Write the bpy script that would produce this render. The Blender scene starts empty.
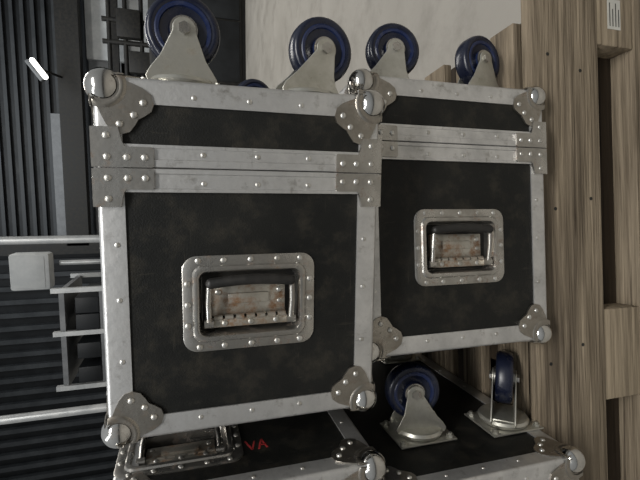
import bpy, bmesh, math, random
from mathutils import Matrix, Vector
random.seed(7)
scn=bpy.context.scene
# ------------------------------------------------------------------ materials
def mat(name,c1,c2,scale=8,rough=(.4,.6),metal=0,bump=0.0,bscale=60,lo=.4,hi=.65,c3=None,s3=25,lo3=.6,hi3=.7,stretch=(1,1,1),metal3=None,detail=8,spec=.5,bdist=.003,scratch=None,cracks=None):
    m=bpy.data.materials.new(name); m.use_nodes=True
    nt=m.node_tree; N=nt.nodes; L=nt.links
    b=N['Principled BSDF']; b.inputs['Specular IOR Level'].default_value=spec
    tc=N.new('ShaderNodeTexCoord'); mp=N.new('ShaderNodeMapping'); mp.inputs['Scale'].default_value=stretch
    L.new(tc.outputs['Object'],mp.inputs['Vector'])
    n=N.new('ShaderNodeTexNoise'); n.inputs['Scale'].default_value=scale; n.inputs['Detail'].default_value=detail; n.inputs['Roughness'].default_value=.65
    L.new(mp.outputs[0],n.inputs['Vector'])
    r=N.new('ShaderNodeValToRGB'); r.color_ramp.elements[0].position=lo; r.color_ramp.elements[1].position=hi
    r.color_ramp.elements[0].color=(*c1,1); r.color_ramp.elements[1].color=(*c2,1)
    L.new(n.outputs['Fac'],r.inputs['Fac'])
    col=r.outputs['Color']
    b.inputs['Metallic'].default_value=metal
    if c3 is not None:
        n3=N.new('ShaderNodeTexNoise'); n3.inputs['Scale'].default_value=s3; n3.inputs['Detail'].default_value=10; n3.inputs['Roughness'].default_value=.7
        L.new(mp.outputs[0],n3.inputs['Vector'])
        r3=N.new('ShaderNodeValToRGB'); r3.color_ramp.elements[0].position=lo3; r3.color_ramp.elements[1].position=hi3
        L.new(n3.outputs['Fac'],r3.inputs['Fac'])
        mx=N.new('ShaderNodeMixRGB'); L.new(r3.outputs['Color'],mx.inputs['Fac']); L.new(col,mx.inputs[1]); mx.inputs[2].default_value=(*c3,1)
        col=mx.outputs[0]
        if metal3 is not None:
            mr=N.new('ShaderNodeMapRange'); mr.inputs['To Min'].default_value=metal; mr.inputs['To Max'].default_value=metal3
            L.new(r3.outputs['Color'],mr.inputs['Value']); L.new(mr.outputs[0],b.inputs['Metallic'])
    if scratch is not None:
        for sc,rot in (((90,60,6),.35),((11,70,95),-.25),((95,70,14),-1.05)):
            m2=N.new('ShaderNodeMapping'); m2.inputs['Scale'].default_value=sc; m2.inputs['Rotation'].default_value=(0,rot,0)
            L.new(tc.outputs['Object'],m2.inputs['Vector'])
            ns=N.new('ShaderNodeTexNoise'); ns.inputs['Scale'].default_value=2.2; ns.inputs['Detail'].default_value=3; ns.inputs['Distortion'].default_value=.4
            L.new(m2.outputs[0],ns.inputs['Vector'])
            rs=N.new('ShaderNodeValToRGB'); rs.color_ramp.elements[0].position=.70; rs.color_ramp.elements[1].position=.82; rs.color_ramp.elements[1].color=(.6,.6,.6,1)
            L.new(ns.outputs['Fac'],rs.inputs['Fac'])
            mx=N.new('ShaderNodeMixRGB'); L.new(rs.outputs['Color'],mx.inputs['Fac']); L.new(col,mx.inputs[1]); mx.inputs[2].default_value=(*scratch,1); col=mx.outputs[0]
    if cracks is not None:
        m2=N.new('ShaderNodeMapping'); m2.inputs['Scale'].default_value=(.9,32,32)
        L.new(tc.outputs['Object'],m2.inputs['Vector'])
        ns=N.new('ShaderNodeTexNoise'); ns.inputs['Scale'].default_value=2.6; ns.inputs['Detail'].default_value=5; ns.inputs['Roughness'].default_value=.6
        L.new(m2.outputs[0],ns.inputs['Vector'])
        rs=N.new('ShaderNodeValToRGB'); rs.color_ramp.elements[0].position=.57; rs.color_ramp.elements[1].position=.70
        L.new(ns.outputs['Fac'],rs.inputs['Fac'])
        mx=N.new('ShaderNodeMixRGB'); L.new(rs.outputs['Color'],mx.inputs['Fac']); L.new(col,mx.inputs[1]); mx.inputs[2].default_value=(*cracks,1); col=mx.outputs[0]
    L.new(col,b.inputs['Base Color'])
    mr=N.new('ShaderNodeMapRange'); mr.inputs['To Min'].default_value=rough[0]; mr.inputs['To Max'].default_value=rough[1]
    mr.inputs['From Min'].default_value=.3; mr.inputs['From Max'].default_value=.7
    L.new(n.outputs['Fac'],mr.inputs['Value']); L.new(mr.outputs[0],b.inputs['Roughness'])
    if bump:
        nb=N.new('ShaderNodeTexNoise'); nb.inputs['Scale'].default_value=bscale; nb.inputs['Detail'].default_value=6
        L.new(mp.outputs[0],nb.inputs['Vector'])
        bp=N.new('ShaderNodeBump'); bp.inputs['Strength'].default_value=bump; bp.inputs['Distance'].default_value=bdist
        L.new(nb.outputs['Fac'],bp.inputs['Height']); L.new(bp.outputs[0],b.inputs['Normal'])
    return m
def emit(name,c,s):
    m=bpy.data.materials.new(name); m.use_nodes=True; b=m.node_tree.nodes['Principled BSDF']
    b.inputs['Base Color'].default_value=(*c,1); b.inputs['Emission Color'].default_value=(*c,1); b.inputs['Emission Strength'].default_value=s
    return m
M_BLK=mat('black_laminate',(.0035,.004,.0038),(.012,.0115,.0095),5,(.40,.66),0,.22,420,.35,.75,c3=(.040,.034,.024),s3=20,lo3=.50,hi3=.90,spec=.28,scratch=(.045,.04,.03))
M_ALU=mat('aluminium',(.66,.655,.645),(.44,.435,.425),16,(.28,.50),.8,.18,90,.35,.7,c3=(.22,.205,.18),s3=36,lo3=.56,hi3=.76,scratch=(.25,.24,.225))
M_CHR=mat('worn_chrome',(.62,.61,.585),(.42,.405,.38),22,(.06,.18),1,.03,60,.4,.7,c3=(.14,.09,.055),s3=50,lo3=.58,hi3=.74,metal3=.4)
M_PLT=mat('nickel_plate',(.50,.485,.455),(.30,.285,.26),20,(.2,.42),.95,.12,120,.35,.7,c3=(.18,.095,.045),s3=45,lo3=.54,hi3=.72,metal3=.4)
M_BRZ=mat('stained_plate',(.40,.375,.335),(.23,.21,.18),20,(.2,.4),.95,.12,120,.35,.7,c3=(.14,.095,.06),s3=50,lo3=.53,hi3=.76,metal3=.4)
M_HIN=mat('rusty_inner_plate',(.50,.48,.43),(.32,.29,.24),24,(.28,.5),.8,.12,120,.35,.7,c3=(.17,.085,.035),s3=50,lo3=.48,hi3=.66,metal3=.2)
M_ZNC=mat('zinc',(.54,.53,.48),(.38,.365,.31),22,(.28,.5),.85,.1,120,.4,.7,c3=(.18,.13,.08),s3=45,lo3=.58,hi3=.8,metal3=.3)
M_RIV=mat('rivet',(.66,.65,.62),(.36,.34,.30),60,(.25,.45),.85)
M_TYR=mat('wheel_tread',(.004,.006,.017),(.010,.013,.028),20,(.2,.38),0,.1,80,c3=(.07,.065,.06),s3=40,lo3=.60,hi3=.85)
M_BLU=mat('wheel_blue',(.008,.015,.052),(.015,.024,.070),20,(.22,.42),0,c3=(.09,.09,.09),s3=40,lo3=.54,hi3=.85)
M_GRP=mat('grip_rubber',(.006,.006,.006),(.02,.018,.016),30,(.35,.6))
M_DRK=mat('recess_dark',(.010,.010,.010),(.026,.024,.02),20,(.5,.7),spec=.3)
M_RED=mat('red_paint',(.34,.03,.03),(.20,.02,.02),60,(.5,.7))
M_WD=mat('pallet_wood',(.125,.098,.068),(.29,.235,.168),20,(.65,.9),0,1.0,30,.34,.64,c3=(.075,.058,.042),s3=6,lo3=.49,hi3=.68,stretch=(.13,3,3),spec=.15,bdist=.007,cracks=(.045,.033,.023))
M_WD2=mat('shaded_wood',(.018,.013,.009),(.06,.044,.030),14,(.6,.85),0,.6,40,.3,.7,stretch=(.13,3,3),spec=.15,cracks=(.01,.007,.005))  # wood colour darkened to stand in for shade inside the pallet
M_WD3=mat('block_wood',(.20,.16,.112),(.35,.285,.20),14,(.65,.9),0,.8,30,.3,.7,c3=(.11,.085,.06),s3=8,lo3=.5,hi3=.7,stretch=(.2,3,3),spec=.15,bdist=.005,cracks=(.08,.058,.038))
M_CON=mat('concrete',(.245,.226,.196),(.325,.302,.266),1.3,(.45,.7),0,.1,30,.3,.7,c3=(.165,.15,.128),s3=3,lo3=.50,hi3=.8)
M_WAL=mat('dark_cladding',(.006,.007,.008),(.014,.016,.018),3,(.45,.6),spec=.3)
M_WAG=mat('grey_cladding',(.030,.033,.036),(.052,.056,.060),3,(.45,.6),spec=.3)
M_GRY=mat('pale_grey_paint',(.38,.39,.39),(.48,.49,.48),6,(.4,.6))
M_MID=mat('mid_grey_paint',(.11,.115,.12),(.18,.185,.19),6,(.4,.6))
M_STL=mat('post_steel',(.38,.39,.39),(.50,.50,.49),10,(.3,.5),.4)
M_LAB=mat('label_paper',(.42,.41,.37),(.52,.50,.45),30,(.6,.8))
M_LMP=emit('lamp_glow',(1,.97,.9),5)
# ------------------------------------------------------------------ mesh helpers
def empty(name,mw=None):
    e=bpy.data.objects.new(name,None); bpy.context.collection.objects.link(e); e.empty_display_size=.05
    if mw is not None: e.matrix_world=mw
    return e
class P:
    def __init__(s): s.bm=bmesh.new()
    def box(s,x0,x1,y0,y1,z0,z1,bev=0,M=None):
        v=[s.bm.verts.new((x,y,z)) for x in (x0,x1) for y in (y0,y1) for z in (z0,z1)]
        f=[s.bm.faces.new([v[i] for i in q]) for q in ((0,1,3,2),(4,6,7,5),(0,4,5,1),(2,3,7,6),(0,2,6,4),(1,5,7,3))]
        if M is not None: bmesh.ops.transform(s.bm,matrix=M,verts=v)
        if bev:
            es=list({e for ff in f for e in ff.edges}); bmesh.ops.bevel(s.bm,geom=es,offset=bev,segments=2,affect='EDGES',profile=.5)
    def prism(s,pts,f3,d0,d1):
        a=[s.bm.verts.new(f3(p[0],p[1],d0)) for p in pts]; b=[s.bm.verts.new(f3(p[0],p[1],d1)) for p in pts]
        n=len(pts); s.bm.faces.new(a); s.bm.faces.new(b[::-1])
        for i in range(n): s.bm.faces.new((a[i],b[i],b[(i+1)%n],a[(i+1)%n]))
    def cyl(s,p0,p1,r0,r1=None,seg=16):
        p0=Vector(p0);p1=Vector(p1);r1=r0 if r1 is None else r1
        d=(p1-p0); q=d.to_track_quat('Z','Y'); M=Matrix.Translation((p0+p1)/2)@q.to_matrix().to_4x4()
        bmesh.ops.create_cone(s.bm,cap_ends=True,segments=seg,radius1=r0,radius2=r1,depth=d.length,matrix=M)
    def sph(s,c,r,sc=(1,1,1),seg=20):
        bmesh.ops.create_uvsphere(s.bm,u_segments=seg,v_segments=seg//2+2,radius=r,matrix=Matrix.Translation(c)@Matrix.Diagonal((*sc,1)))
    def dome(s,c,n,r,h=None):
        h=r*.55 if h is None else h
        c=Vector(c);n=Vector(n).normalized();q=n.to_track_quat('Z','Y').to_matrix()
        rings=[]
        for rr,hh in ((r,0),(r*.92,h*.5),(r*.6,h*.88)):
            rings.append([s.bm.verts.new(c+q@Vector((rr*math.cos(k*math.pi/5),rr*math.sin(k*math.pi/5),hh))) for k in range(10)])
        t=s.bm.verts.new(c+q@Vector((0,0,h)))
        for a,b in zip(rings,rings[1:]):
            for k in range(10): s.bm.faces.new((a[k],a[(k+1)%10],b[(k+1)%10],b[k]))
        for k in range(10): s.bm.faces.new((rings[-1][k],rings[-1][(k+1)%10],t))
    def loft(s,loops,cap0=False,cap1=True):
        R=[[s.bm.verts.new(p) for p in l] for l in loops]
        for a,b in zip(R,R[1:]):
            n=len(a)
            for k in range(n): s.bm.faces.new((a[k],a[(k+1)%n],b[(k+1)%n],b[k]))
        if cap0: s.bm.faces.new(R[0][::-1])
        if cap1: s.bm.faces.new(R[-1])
    def tube(s,pts,r,seg=10):
        for a,b in zip(pts,pts[1:]): s.cyl(a,b,r,seg=seg)
        for p in pts[1:-1]: s.sph(p,r,seg=seg)
    def lathe(s,prof,M,seg=40):
        loops=[[M@Vector((r*math.cos(2*math.pi*k/seg),r*math.sin(2*math.pi*k/seg),h)) for k in range(seg)] for r,h in prof]
        s.loft(loops,True,True)
    def done(s,name,m,parent=None,ang=40,M=None,smooth=True):
        bmesh.ops.recalc_face_normals(s.bm,faces=s.bm.faces)
        if M is not None: bmesh.ops.transform(s.bm,matrix=M,verts=s.bm.verts)
        me=bpy.data.meshes.new(name); s.bm.to_mesh(me); s.bm.free()
        if smooth:
            for p in me.polygons: p.use_smooth=True
            me.set_sharp_from_angle(angle=math.radians(ang))
        me.materials.append(m); o=bpy.data.objects.new(name,me); bpy.context.collection.objects.link(o)
        if parent: o.parent=parent
        return o
def rrect(hx,hz,r,n=6):
    pts=[]
    for cx,cz,a0 in ((hx-r,hz-r,0),(-hx+r,hz-r,90),(-hx+r,-hz+r,180),(hx-r,-hz+r,270)):
        for k in range(n+1):
            a=math.radians(a0+90*k/n); pts.append((cx+r*math.cos(a),cz+r*math.sin(a)))
    return pts
# ------------------------------------------------------------------ flight case
W,H,D=.368,.46,.60
BW=.031
def dish(root,M,nm,inner=None):
    p=P(); L=[]
    HX,HZ=.089,.0645
    for hx,hz,r,y in ((HX,HZ,.019,.0),(HX,HZ,.019,-.0020),(HX-.0015,HZ-.0015,.018,-.0028),(.0765,.052,.014,-.0028),(.0745,.050,.013,-.0052),(.0715,.047,.012,-.0060),(.0685,.044,.011,-.0052),(.0665,.042,.010,-.001),(.064,.040,.010,.022)):
        L.append([(a,y,b) for a,b in rrect(hx,hz,r)])
    p.loft(L,False,True); p.done(nm+'_plate',M_PLT,root,M=M,ang=28)
    p=P(); p.box(-.0635,.0635,.0195,.0215,-.0395,.0395); p.done(nm+'_recess_floor',M_DRK,root,M=M)
    p=P()
    p.box(-.052,.050,.010,.019,-.022,.022,.002)
    p.box(-.052,.052,.002,.012,-.035,-.023,.002)
    for k in range(7): p.cyl((-.049+k*.0145,.005,-.022),(-.038+k*.0145,.005,-.022),.0042,seg=10)
    p.box(-.03,.026,.007,.011,-.004,.010,.001)
    p.done(nm+'_inner_plate',M_HIN,root,M=M)
    p=P()
    for sx in (-1,1):
        p.tube([(sx*.0555,-.001,-.030),(sx*.0565,-.006,0),(sx*.0555,-.008,.022),(sx*.050,-.009,.030)],.0040)
        p.cyl((sx*.062,.0,-.028),(sx*.050,.0,-.028),.006)
    p.done(nm+'_bail',M_PLT,root,M=M)
    p=P(); pts=[(-.053+.106*k/12,-.010-.003*math.sin(math.pi*k/12),.029+.004*math.sin(math.pi*k/12)) for k in range(13)]
    p.tube(pts,.0072,14); p.sph(pts[0],.0072,seg=12); p.sph(pts[-1],.0072,seg=12)
    p.done(nm+'_grip',M_GRP,root,M=M)
    p=P()
    for x in (-.072,-.036,0,.036,.072):
        for s in (-1,1): p.dome((x*(1 if abs(x)<.07 else .95),-.0028,s*.0582),(0,-1,0),.0042)
    for z in (-.028,0,.028):
        for s in (-1,1): p.dome((s*.0825,-.0028,z),(0,-1,0),.0042)
    for x in (-.035,0,.035): p.dome((x,.002,-.029),(0,-1,0),.004)
    p.dome((-.043,.010,.012),(0,-1,0),.004); p.dome((.041,.010,.012),(0,-1,0),.004); p.dome((.041,.010,-.004),(0,-1,0),.003)
    p.done(nm+'_rivets',M_RIV,root,M=M)
def lprof():
    pts=[(0,BW),(0,.006)]
    for k in range(1,5):
        a=math.radians(180+90*k/5); pts.append((.006+.006*math.cos(a),.006+.006*math.sin(a)))
    pts+=[(.006,0),(BW,0),(BW,.0028),(BW-.004,.0028),(BW-.0045,.0036),(.0036,.0036),(.0036,BW-.0045),(.0028,BW-.004),(.0028,BW)]
    return pts
def flight_case(mw,name='flight_case',casters=(),topdish=False,top_marks=False):
    root=empty(name,mw)
    e=.0022
    hx0,hx1=W/2-.069,W/2+.069; zc=-.2835; hz0,hz1=zc-.0445,zc+.0445
    p=P()
    y1=.03; Zt,Zb=-e,-H+e
    p.box(e,hx0,e,y1,Zb,Zt); p.box(hx1,W-e,e,y1,Zb,Zt); p.box(hx0,hx1,e,y1,Zb,hz0); p.box(hx0,hx1,e,y1,hz1,Zt)
    if topdish:
        tx0,tx1,ty0,ty1=.02,.158,.083,.172
        p.box(e,W-e,y1,D-e,Zb,-.03); p.box(e,tx0,y1,D-e,-.03,Zt); p.box(tx1,W-e,y1,D-e,-.03,Zt); p.box(tx0,tx1,y1,ty0,-.03,Zt); p.box(tx0,tx1,ty1,D-e,-.03,Zt)
    else: p.box(e,W-e,y1,D-e,Zb,Zt)
    p.done('body_panels',M_BLK,root,smooth=False)
    p=P(); pr=lprof()
    for sx in (0,1):
        for sz in (0,1):
            p.prism(pr,lambda a,b,d,sx=sx,sz=sz:(W-a if sx else a,d,(-H+b) if sz else -b),.004,D-.004)
        for sy in (0,1):
            p.prism(pr,lambda a,b,d,sx=sx,sy=sy:(W-a if sx else a,(D-b) if sy else b,d),-H+.004,-.004)
    for sy in (0,1):
        for sz in (0,1):
            p.prism(pr,lambda a,b,d,sy=sy,sz=sz:(d,(D-a) if sy else a,(-H+b) if sz else -b),.004,W-.004)
    p.done('edge_extrusions',M_ALU,root,ang=25)
    p=P(); o5=.004
    for z0,z1,s in ((-.1105+o5,-.083+o5,1),(-.141+o5,-.1118+o5,-1)):
        t=.0042
        if s==1: prof=[(-.001,z1),(t-.0012,z1),(t-.0012,z1-.004),(t-.002,z1-.0048),(t-.002,z0+.010),(t,z0+.009),(t,z0+.001),(t-.001,z0),(-.001,z0)]
        else: prof=[(-.001,z1),(t-.001,z1),(t,z1-.001),(t,z1-.006),(t-.002,z1-.007),(t-.002,z0+.0048),(t-.0012,z0+.004),(t-.0012,z0),(-.001,z0)]
        p.prism(prof,lambda a,b,d:(d,-a+.001,b),.001,W-.001)
        p.prism(prof,lambda a,b,d:(d,D+a-.001,b),.001,W-.001)
        p.prism(prof,lambda a,b,d:(-a+.002,d,b),.001,D-.001)
        p.prism(prof,lambda a,b,d:(W+a-.002,d,b),.001,D-.001)
    p.done('lid_joint_profile',M_ALU,root,ang=25)
    lobe=[(.0,.014),(.003,.030),(.008,.044),(.014,.057),(.021,.0655),(.031,.068),(.040,.065),(.046,.057),(.050,.050),(.057,.046),(.065,.040),(.068,.031),(.065,.020),(.056,.013),(.044,.008),(.030,.003),(.014,.0),(0,0)]
    p=P(); q=P(); rv=P()
    for sx in (0,1):
        for sy in (0,1):
            for sz in (0,1):
                X=lambda a,sx=sx: W-a if sx else a
                Y=lambda a,sy=sy: D-a if sy else a
                Z=lambda a,sz=sz: -H+a if sz else -a
                c=.0112 if sy==0 else .0165
                q.sph((X(c),Y(c),Z(c)),.0215,seg=32)
                # raised collar pressed round the ball
                for A in (0,1,2):
                    loops=[]
                    for rr,h in ((.0275,-.0018),(.0255,-.0034),(.0225,-.0040),(.0195,-.0034)):
                        lp=[]
                        for k in range(28):
                            u=.0112+rr*math.cos(2*math.pi*k/28); v=.0112+rr*math.sin(2*math.pi*k/28)
                            u=max(u,.0004); v=max(v,.0004)
                            lp.append({0:(X(h),Y(u),Z(v)),1:(X(u),Y(h),Z(v)),2:(X(u),Y(v),Z(h))}[A])
                        loops.append(lp)
                    p.loft(loops,False,False)
                p.prism(lobe,lambda a,b,d:(X(a),Y(d),Z(b)),.0015,-.0020)
                p.prism(lobe,lambda a,b,d:(X(d),Y(a),Z(b)),.0015,-.0020)
                p.prism(lobe,lambda a,b,d:(X(a),Y(b),Z(d)),.0015,-.0020)
                for a,b in ((.029,.056),(.045,.045),(.056,.030)):
                    rv.dome((X(a),Y(-.0020),Z(b)),(0,1 if sy else -1,0),.0045,.0028)
                    rv.dome((X(-.0020),Y(a),Z(b)),(1 if sx else -1,0,0),.0045,.0028)
                    rv.dome((X(a),Y(b),Z(-.0020)),(0,0,-1 if sz else 1),.0045,.0028)
    o=p.done('corner_plates',M_BRZ,root,ang=30)
    q.done('ball_corners',M_CHR,root,ang=35)
    p=P()
    up=[(-.0005,-.060),(.027,-.060),(.031,-.077),(.034,-.0825),(.064,-.0825),(.066,-.0845),(.066,-.1045),(.064,-.1072),(-.0005,-.1072)]
    dn=[(-.0005,-.1090),(.064,-.1090),(.066,-.111),(.066,-.131),(.064,-.1338),(.034,-.1338),(.031,-.138),(.027,-.155),(-.0005,-.155)]
    for pts in (up,dn):
        for sx in (0,1):
            for sy in (0,1):
                X=lambda a,sx=sx: W-a if sx else a
                Y=lambda a,sy=sy: D-a if sy else a
                p.prism(pts,lambda a,b,d:(X(a),Y(d),b),.001,-.0052)
                p.prism(pts,lambda a,b,d:(X(d),Y(a),b),.001,-.0042)
                for a,b in ((.014,.008),(.014,.033),(.036,.033) ,(.056,.033)):
                    zz=(-.060-b*1.0-.002) if pts is up else (-.155+b*1.0+.002)
                    rv.dome((X(a),Y(-.0052),zz),(0,1 if sy else -1,0),.0045,.0026)
                    rv.dome((X(-.0042),Y(a),zz),(1 if sx else -1,0,0),.0045,.0026)
    p.done('lid_corner_braces',M_PLT,root,ang=30)
    for z in (-.2,-.27,-.35):
        for x in (.0205,W-.0205):
            for y,n in ((0,-1),(D,1)): rv.dome((x,y,z-.002),(0,n,0),.0034)
        for y in (.0205,D-.0205):
            for x,n in ((0,-1),(W,1)): rv.dome((x,y,z),(n,0,0),.0034)
    for x in (.115,.184,.253):
        for z in (-.02,-H+.02):
            for y,n in ((0,-1),(D,1)): rv.dome((x,y,z),(0,n,0),.0034)
        for z in (-.090,-.126): rv.dome((x+.01,-.001,z),(0,-1,0),.0036)
        for y in (.02,D-.02):
            for z,n in ((0,1),(-H,-1)): rv.dome((x,y,z),(0,0,n),.0034)
    for y in (.12,.2,.30,.40,.48):
        for x in (.02,W-.02):
            for z,n in ((0,1),(-H,-1)): rv.dome((x,y,z),(0,0,n),.0034)
        for z in (-.02,-H+.02):
            for x,n in ((0,-1),(W,1)): rv.dome((x,y,z),(n,0,0),.0034)
    rv.done('rivets',M_RIV,root)
    dish(root,Matrix.Translation((W/2,e,zc)),'handle')
    if topdish:
        R=Matrix(((1,0,0,0),(0,0,1,0),(0,-1,0,0),(0,0,0,1)))
        dish(root,Matrix.Translation((.089,.1275,-e))@R,'side_handle')
    if top_marks:
        p=P(); cx,cy=.200,.098
        S=[((-.016,.012),(-.008,-.012)),((-.008,-.012),(-.002,.010)),((.002,-.013),(.009,.012)),((.009,.012),(.015,-.012)),((.005,-.003),(.013,-.002))]
        for a,b in S:
            a=(a[0]+cx,a[1]+cy); b=(b[0]+cx,b[1]+cy)
            d=Vector((b[0]-a[0],b[1]-a[1])); n=Vector((-d.y,d.x)).normalized()*.0014
            p.prism([(a[0]+n.x,a[1]+n.y),(b[0]+n.x,b[1]+n.y),(b[0]-n.x,b[1]-n.y),(a[0]-n.x,a[1]-n.y)],lambda u,v,w:(u,v,w),-e-.0005,-e+.0004)
        p.done('red_paint_marks',M_RED,root)
    for i,(cx,cy,ya,tr) in enumerate(casters): caster(root,cx,cy,ya,tr,i+1)
    return root
def caster(root,cx,cy,yaw,tr,i):
    T=Matrix.Translation((cx,cy,0)); R=T@Matrix.Rotation(math.radians(yaw),4,'Z')
    zh=.083
    p=P(); p.box(-.056,.056,-.046,.046,0,.0035,.001)
    for a in (-.047,.047):
        for b in (-.036,.036): p.cyl((a,b,.003),(a,b,.008),.0065,seg=6); p.cyl((a,b,.0),(a,b,.011),.0035,seg=8)
    p.done('caster_%d_plate'%i,M_ZNC,root,M=T)
    p=P(); p.lathe([(.034,.003),(.044,.006),(.047,.012),(.044,.017),(.034,.020),(.010,.020)],Matrix.Identity(4),36)
    p.done('caster_%d_swivel'%i,M_ZNC,root,M=T,ang=30)
    p=P()
    pts=[(-.044,.010),(.044,.010),(.047,.018),(.041,.028),(.031+tr*.3,.042)]
    c=(tr,zh); R0=.0155
    for k in range(9):
        a=math.radians(-12+ (204)*k/8); pts.append((c[0]+R0*math.cos(a),c[1]+R0*math.sin(a)))
    pts+=[(-.029+tr*.3,.046),(-.041,.029),(-.047,.018)]
    for s in (-1,1): p.prism(pts,lambda a,b,d:(a,d,b),s*.0195,s*.0225)
    p.box(-.038,.038,-.0222,.0222,.0125,.0205,.001)
    o=p.done('caster_%d_fork'%i,M_ZNC,root,M=R,ang=30)
    bv=o.modifiers.new('edge','BEVEL'); bv.width=.0008; bv.segments=2; bv.limit_method='ANGLE'; bv.angle_limit=math.radians(50)
    Mw=R@Matrix.Translation((tr,0,zh))@Matrix.Rotation(math.radians(90),4,'X')
    p=P(); p.lathe([(.036,-.0125),(.040,-.0155),(.0450,-.0158),(.0485,-.013),(.0500,-.008),(.0504,0),(.0500,.008),(.0485,.013),(.0450,.0158),(.040,.0155),(.036,.0125)],Mw,48)
    p.done('caster_%d_tread'%i,M_TYR,root,ang=50)
    p=P(); p.lathe([(.012,-.016),(.018,-.0155),(.019,-.0105),(.030,-.0095),(.0325,-.0150),(.0365,-.0156),(.0385,-.014),(.0385,.014),(.0365,.0156),(.0325,.0150),(.030,.0095),(.019,.0105),(.018,.0155),(.012,.016)],Mw,40)
    p.done('caster_%d_hub'%i,M_BLU,root,ang=30)
    p=P()
    p.cyl((tr,-.027,zh),(tr,.027,zh),.0045,seg=12)
    for s in (-1,1): p.cyl((tr,s*.0225,zh),(tr,s*.0275,zh),.0085,seg=6); p.cyl((tr,s*.0185,zh),(tr,s*.0165,zh),.0185,seg=24)
    p.done('caster_%d_axle'%i,M_PLT,root,M=R,ang=30)
def casemat(x,y,z,deg):
    t=math.radians(deg); s,c=math.sin(t),math.cos(t)
    return Matrix(((0,-s,c,x),(0,c,s,y),(-1,0,0,z),(0,0,0,1)))
ZA=1.030
back=((.085,D-.075,20,.02),(.285,D-.075,200,.02))
flight_case(casemat(0,0,ZA,0),casters=((.100,.086,4,.004),(.286,.10,8,.024))+back)
flight_case(casemat(.055,.093,ZA-.369,7),casters=((.092,.095,-6,.018),(.295,.095,10,.006))+back)
flight_case(casemat(-.523,-.045,ZA+.002,0),topdish=True,top_marks=True)
flight_case(casemat(-.576,-.050,ZA-.369,2),casters=((.138,.150,-10,-.012),(.318,.135,50,.022))+back)
# ------------------------------------------------------------------ pallet
t7=math.radians(7)
pal=empty('wooden_pallet',Matrix.Translation((.055,.122,ZA-.7385))@Matrix.Rotation(t7,4,'Z'))
p=P(); p.box(-1.15,.27,0,.024,-.168,0,.003); o=p.done('side_board',M_WD,pal)
p=P(); y=.045
for k,w in enumerate((.070,.075,.095,.10,.095,.10)):
    p.box(-1.13,.165+random.uniform(-.02,.02),y,y+w,-.022,-.0005,.002); y+=w+.050
yend=y
p.done('deck_boards',M_WD,pal)
p=P()
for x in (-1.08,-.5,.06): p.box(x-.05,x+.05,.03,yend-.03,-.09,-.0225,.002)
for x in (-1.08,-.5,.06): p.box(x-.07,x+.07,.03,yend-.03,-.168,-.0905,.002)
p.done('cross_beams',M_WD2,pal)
p=P()
for x0,x1 in ((-1.14,-.98),(-.610,-.425),(.115,.262)):
    for yy in (.004,.36,.70): p.box(x0,x1,yy,yy+.10,-.270,-.1685,.003)
p.done('blocks',M_WD3,pal)
p=P(); p.box(-1.14,.25,.055,.075,-.27,-.225,.002); p.box(-1.14,.25,.062,.082,-.220,-.1685,.002); p.box(-1.14,.25,.13,.76,-.1685,-.160); p.done('inner_boards',M_WD2,pal)  # recessed boards coloured dark for shade; dark sheet added below the deck gaps
p=P()
for yy in (.002,.36,.70): p.box(-1.15,.27,yy,yy+.10,-.2915,-.2705,.002)
p.done('base_boards',M_WD,pal)
p=P(); p.box(.150,.212,.0032,.0039,-.235,-.200); p.done('paper_label',M_LAB,pal,smooth=False)
p=P()
for k,z in enumerate((-.206,-.214,-.222,-.230)): p.box(.156,.204-.012*(k%2),.0028,.0031,z-.0010,z+.0010)
p.done('label_print',M_DRK,pal,smooth=False)
p=P()
for x,z in ((-.52,-.03),(-.49,-.11),(.08,-.04),(.055,-.12),(-.2,-.14),(-.22,-.05),(-1.05,-.05)): p.cyl((x,-.0008,z),(x,.004,z),.0035,seg=8)
p.done('nails',M_DRK,pal)
# ------------------------------------------------------------------ room
p=P(); p.box(-9,12,-5,10,-.1,0); p.done('floor',M_CON,smooth=False)
wb=empty('wall_back')
p=P(); p.box(-9,12,9,9.2,0,6.5); p.done('wall_sheet',M_WAL,wb,smooth=False)
p=P(); z=.1
while z<6.3: p.box(-1.2,11.9,8.91,9.0,z,z+.06); z+=.17
p.done('louvre_ribs',M_WAG,wb,smooth=False)
p=P(); x=-8.9
while x<-1.3: p.box(x,x+.09,8.90,9.0,0,6.4); x+=.26
p.done('vertical_ribs',M_WAG,wb,smooth=False)
sb=empty('steel_beam_frame')
p=P(); p.box(-1.2,9,8.2,8.45,ZA+1.62,ZA+1.98); p.box(-1.35,-1.15,8.2,8.45,0,6.4); p.box(5.9,6.15,8.2,8.45,0,6.4); p.box(-1.2,9,8.25,8.4,ZA+1.0,ZA+1.12)
p.done('beams',M_DRK,sb,smooth=False)
for i,(x,yy,z,l) in enumerate(((1.75,7.7,ZA+2.12,.30),)):
    T=Matrix.Translation((x,yy,z))@Matrix.Rotation(math.radians(-35),4,'Y')
    p=P(); p.cyl((-l/2,0,0),(l/2,0,0),.038); p.sph((-l/2,0,0),.038); p.sph((l/2,0,0),.038); p.done('lamp_tube_%d'%(i+1),M_LMP,sb,M=T)
    p=P(); p.box(-l/2-.03,l/2+.03,-.05,.05,.040,.10,.005); p.done('lamp_housing_%d'%(i+1),M_MID,sb,M=T)
    p=P(); p.cyl((x,yy,z),(x,8.25,ZA+1.9),.02); p.done('lamp_arm_%d'%(i+1),M_DRK,sb)
pw=empty('wall_panel')
p=P(); p.box(2.2,5.8,8.6,8.7,ZA+.35,ZA+1.58); p.done('light_sheet',M_GRY,pw,smooth=False)
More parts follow.
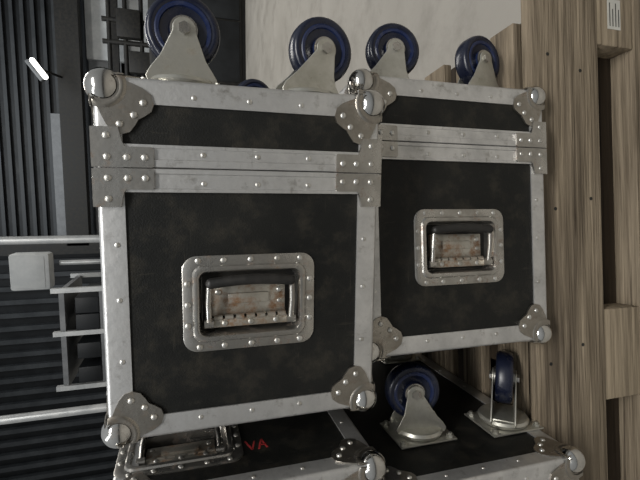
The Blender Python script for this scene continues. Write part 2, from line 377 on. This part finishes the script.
p=P(); p.box(-1.1,5.8,8.71,8.8,ZA+1.02,ZA+1.58); p.box(-1.1,1.2,8.7,8.8,ZA+2.02,ZA+2.25); p.done('grey_sheet',M_MID,pw,smooth=False)
mr_=empty('pipe_rack')
p=P()
for z in (ZA+.55,ZA+.8,ZA+1.05): p.cyl((1.6,7.6,z),(3.4,7.6,z),.035)
for x in (1.7,2.25,2.6,3.1): p.cyl((x,7.6,0),(x,7.6,ZA+1.15),.04)
p.box(2.3,2.75,7.45,7.6,ZA+.55,ZA+.92,.02); p.box(1.75,2.1,7.45,7.6,ZA+.35,ZA+.75,.02)
p.done('rack_frame',M_DRK,mr_)
bc=empty('black_cabinet')
p=P(); p.box(1.45,3.3,6.4,7.1,.06,ZA+.36,.02); p.box(1.5,3.25,6.45,7.05,0,.06); p.done('carcass',M_DRK,bc)
p=P(); p.box(1.48,2.36,6.375,6.4,.1,ZA+.33,.006);p.box(2.39,3.27,6.375,6.4,.1,ZA+.33,.006); p.done('doors',M_WAL,bc)
p=P()
for x in (2.32,2.43): p.cyl((x,6.35,.8),(x,6.35,1.0),.012)
p.done('door_handles',M_STL,bc)
def post(name,x,y,top,r):
    p=P(); p.cyl((x,y,0.006),(x,y,top),r,seg=24); p.box(x-r*2,x+r*2,y-r*2,y+r*2,0,.008); return p.done(name,M_STL)
post('steel_post',-.41,2,3.4,.021)
post('steel_post',-1.37,2,3.4,.023)
cb=empty('control_box')
p=P(); p.cyl((-.69,3,0.0),(-.69,3,ZA+.80),.018,seg=20); p.done('stand',M_STL,cb)
p=P(); p.box(-.86,-.60,2.86,2.98,ZA+.83,ZA+1.08,.02); p.box(-.84,-.62,2.855,2.862,ZA+.86,ZA+1.05,.003); p.done('housing',M_GRY,cb)
sh=empty('shelving_unit')
p=P()
for x in (-.78,-1.06,-1.42):
    for yy in (2.45,2.95): p.box(x-.015,x+.015,yy-.015,yy+.015,0,ZA+.72)
p.done('uprights',M_STL,sh,smooth=False)
p=P()
for z in (.2,.55,.90,1.25,1.45,1.68): p.box(-1.42,-.78,2.45,2.95,z,z+.03)
p.done('shelves',M_MID,sh,smooth=False)
p=P()
for z in (.93,1.28,1.48):
    for x in (-1.33,-1.17,-.98,-.87): p.box(x-.065,x+.04,2.44,2.9,z+.001,z+.14,.008)
p.done('black_bins',M_WAL,sh)
# ------------------------------------------------------------------ light
w=bpy.data.worlds.new('World'); scn.world=w; w.use_nodes=True; nt=w.node_tree; bg=nt.nodes['Background']
tc=nt.nodes.new('ShaderNodeTexCoord'); sp=nt.nodes.new('ShaderNodeSeparateXYZ'); rp=nt.nodes.new('ShaderNodeValToRGB')
nt.links.new(tc.outputs['Generated'],sp.inputs[0]); mr=nt.nodes.new('ShaderNodeMapRange'); mr.inputs['From Min'].default_value=-1
nt.links.new(sp.outputs['Z'],mr.inputs['Value']); nt.links.new(mr.outputs[0],rp.inputs['Fac'])
E=rp.color_ramp.elements; E[0].position=.0; E[0].color=(.12,.105,.09,1); E[1].position=1; E[1].color=(.80,.83,.85,1)
e=E.new(.46); e.color=(.08,.078,.072,1); e=E.new(.53); e.color=(.40,.41,.41,1)
nt.links.new(rp.outputs[0],bg.inputs['Color']); bg.inputs['Strength'].default_value=.58
def area(name,loc,tgt,sx,sy,e,c):
    l=bpy.data.lights.new(name,'AREA'); l.shape='RECTANGLE'; l.size=sx; l.size_y=sy; l.energy=e; l.color=c
    o=bpy.data.objects.new(name,l); bpy.context.collection.objects.link(o); o.location=loc
    o.rotation_euler=(Vector(tgt)-Vector(loc)).to_track_quat('-Z','Y').to_euler(); return o
area('ceiling_and_fill_light',(.6,-2.0,3.7),(0,0,.95),2.4,.4,118,(1,.985,.95))
area('ceiling_and_fill_light',(-1.6,-1.0,3.6),(0,.1,.8),2.4,.4,30,(.97,.99,1))
area('ceiling_and_fill_light',(1.5,4.0,4.2),(1.5,4,0),3,.6,115,(1,.975,.93))
area('ceiling_and_fill_light',(0.5,5.0,5.2),(0.5,8.9,2.2),4,.6,130,(.92,.97,1))  # added fill that brightens the back wall, not a known lamp
# ------------------------------------------------------------------ camera
cam=bpy.data.cameras.new('camera'); co=bpy.data.objects.new('camera',cam); bpy.context.collection.objects.link(co)
cam.sensor_width=36; cam.lens=434/640*36; cam.clip_start=.01
right=Vector((.011,-.292,-.956)); down=Vector((-.993,-.115,.023)); fwd=Vector((-.116,.949,-.292)).normalized()
right=(right-fwd*right.dot(fwd)).normalized(); up=right.cross(fwd)
if up.dot(down)>0: up=-up
co.matrix_world=Matrix(((right.x,up.x,-fwd.x,-.131),(right.y,up.y,-fwd.y,-.579),(right.z,up.z,-fwd.z,ZA-.103),(0,0,0,1)))
scn.camera=co
scn.view_settings.view_transform='Standard'
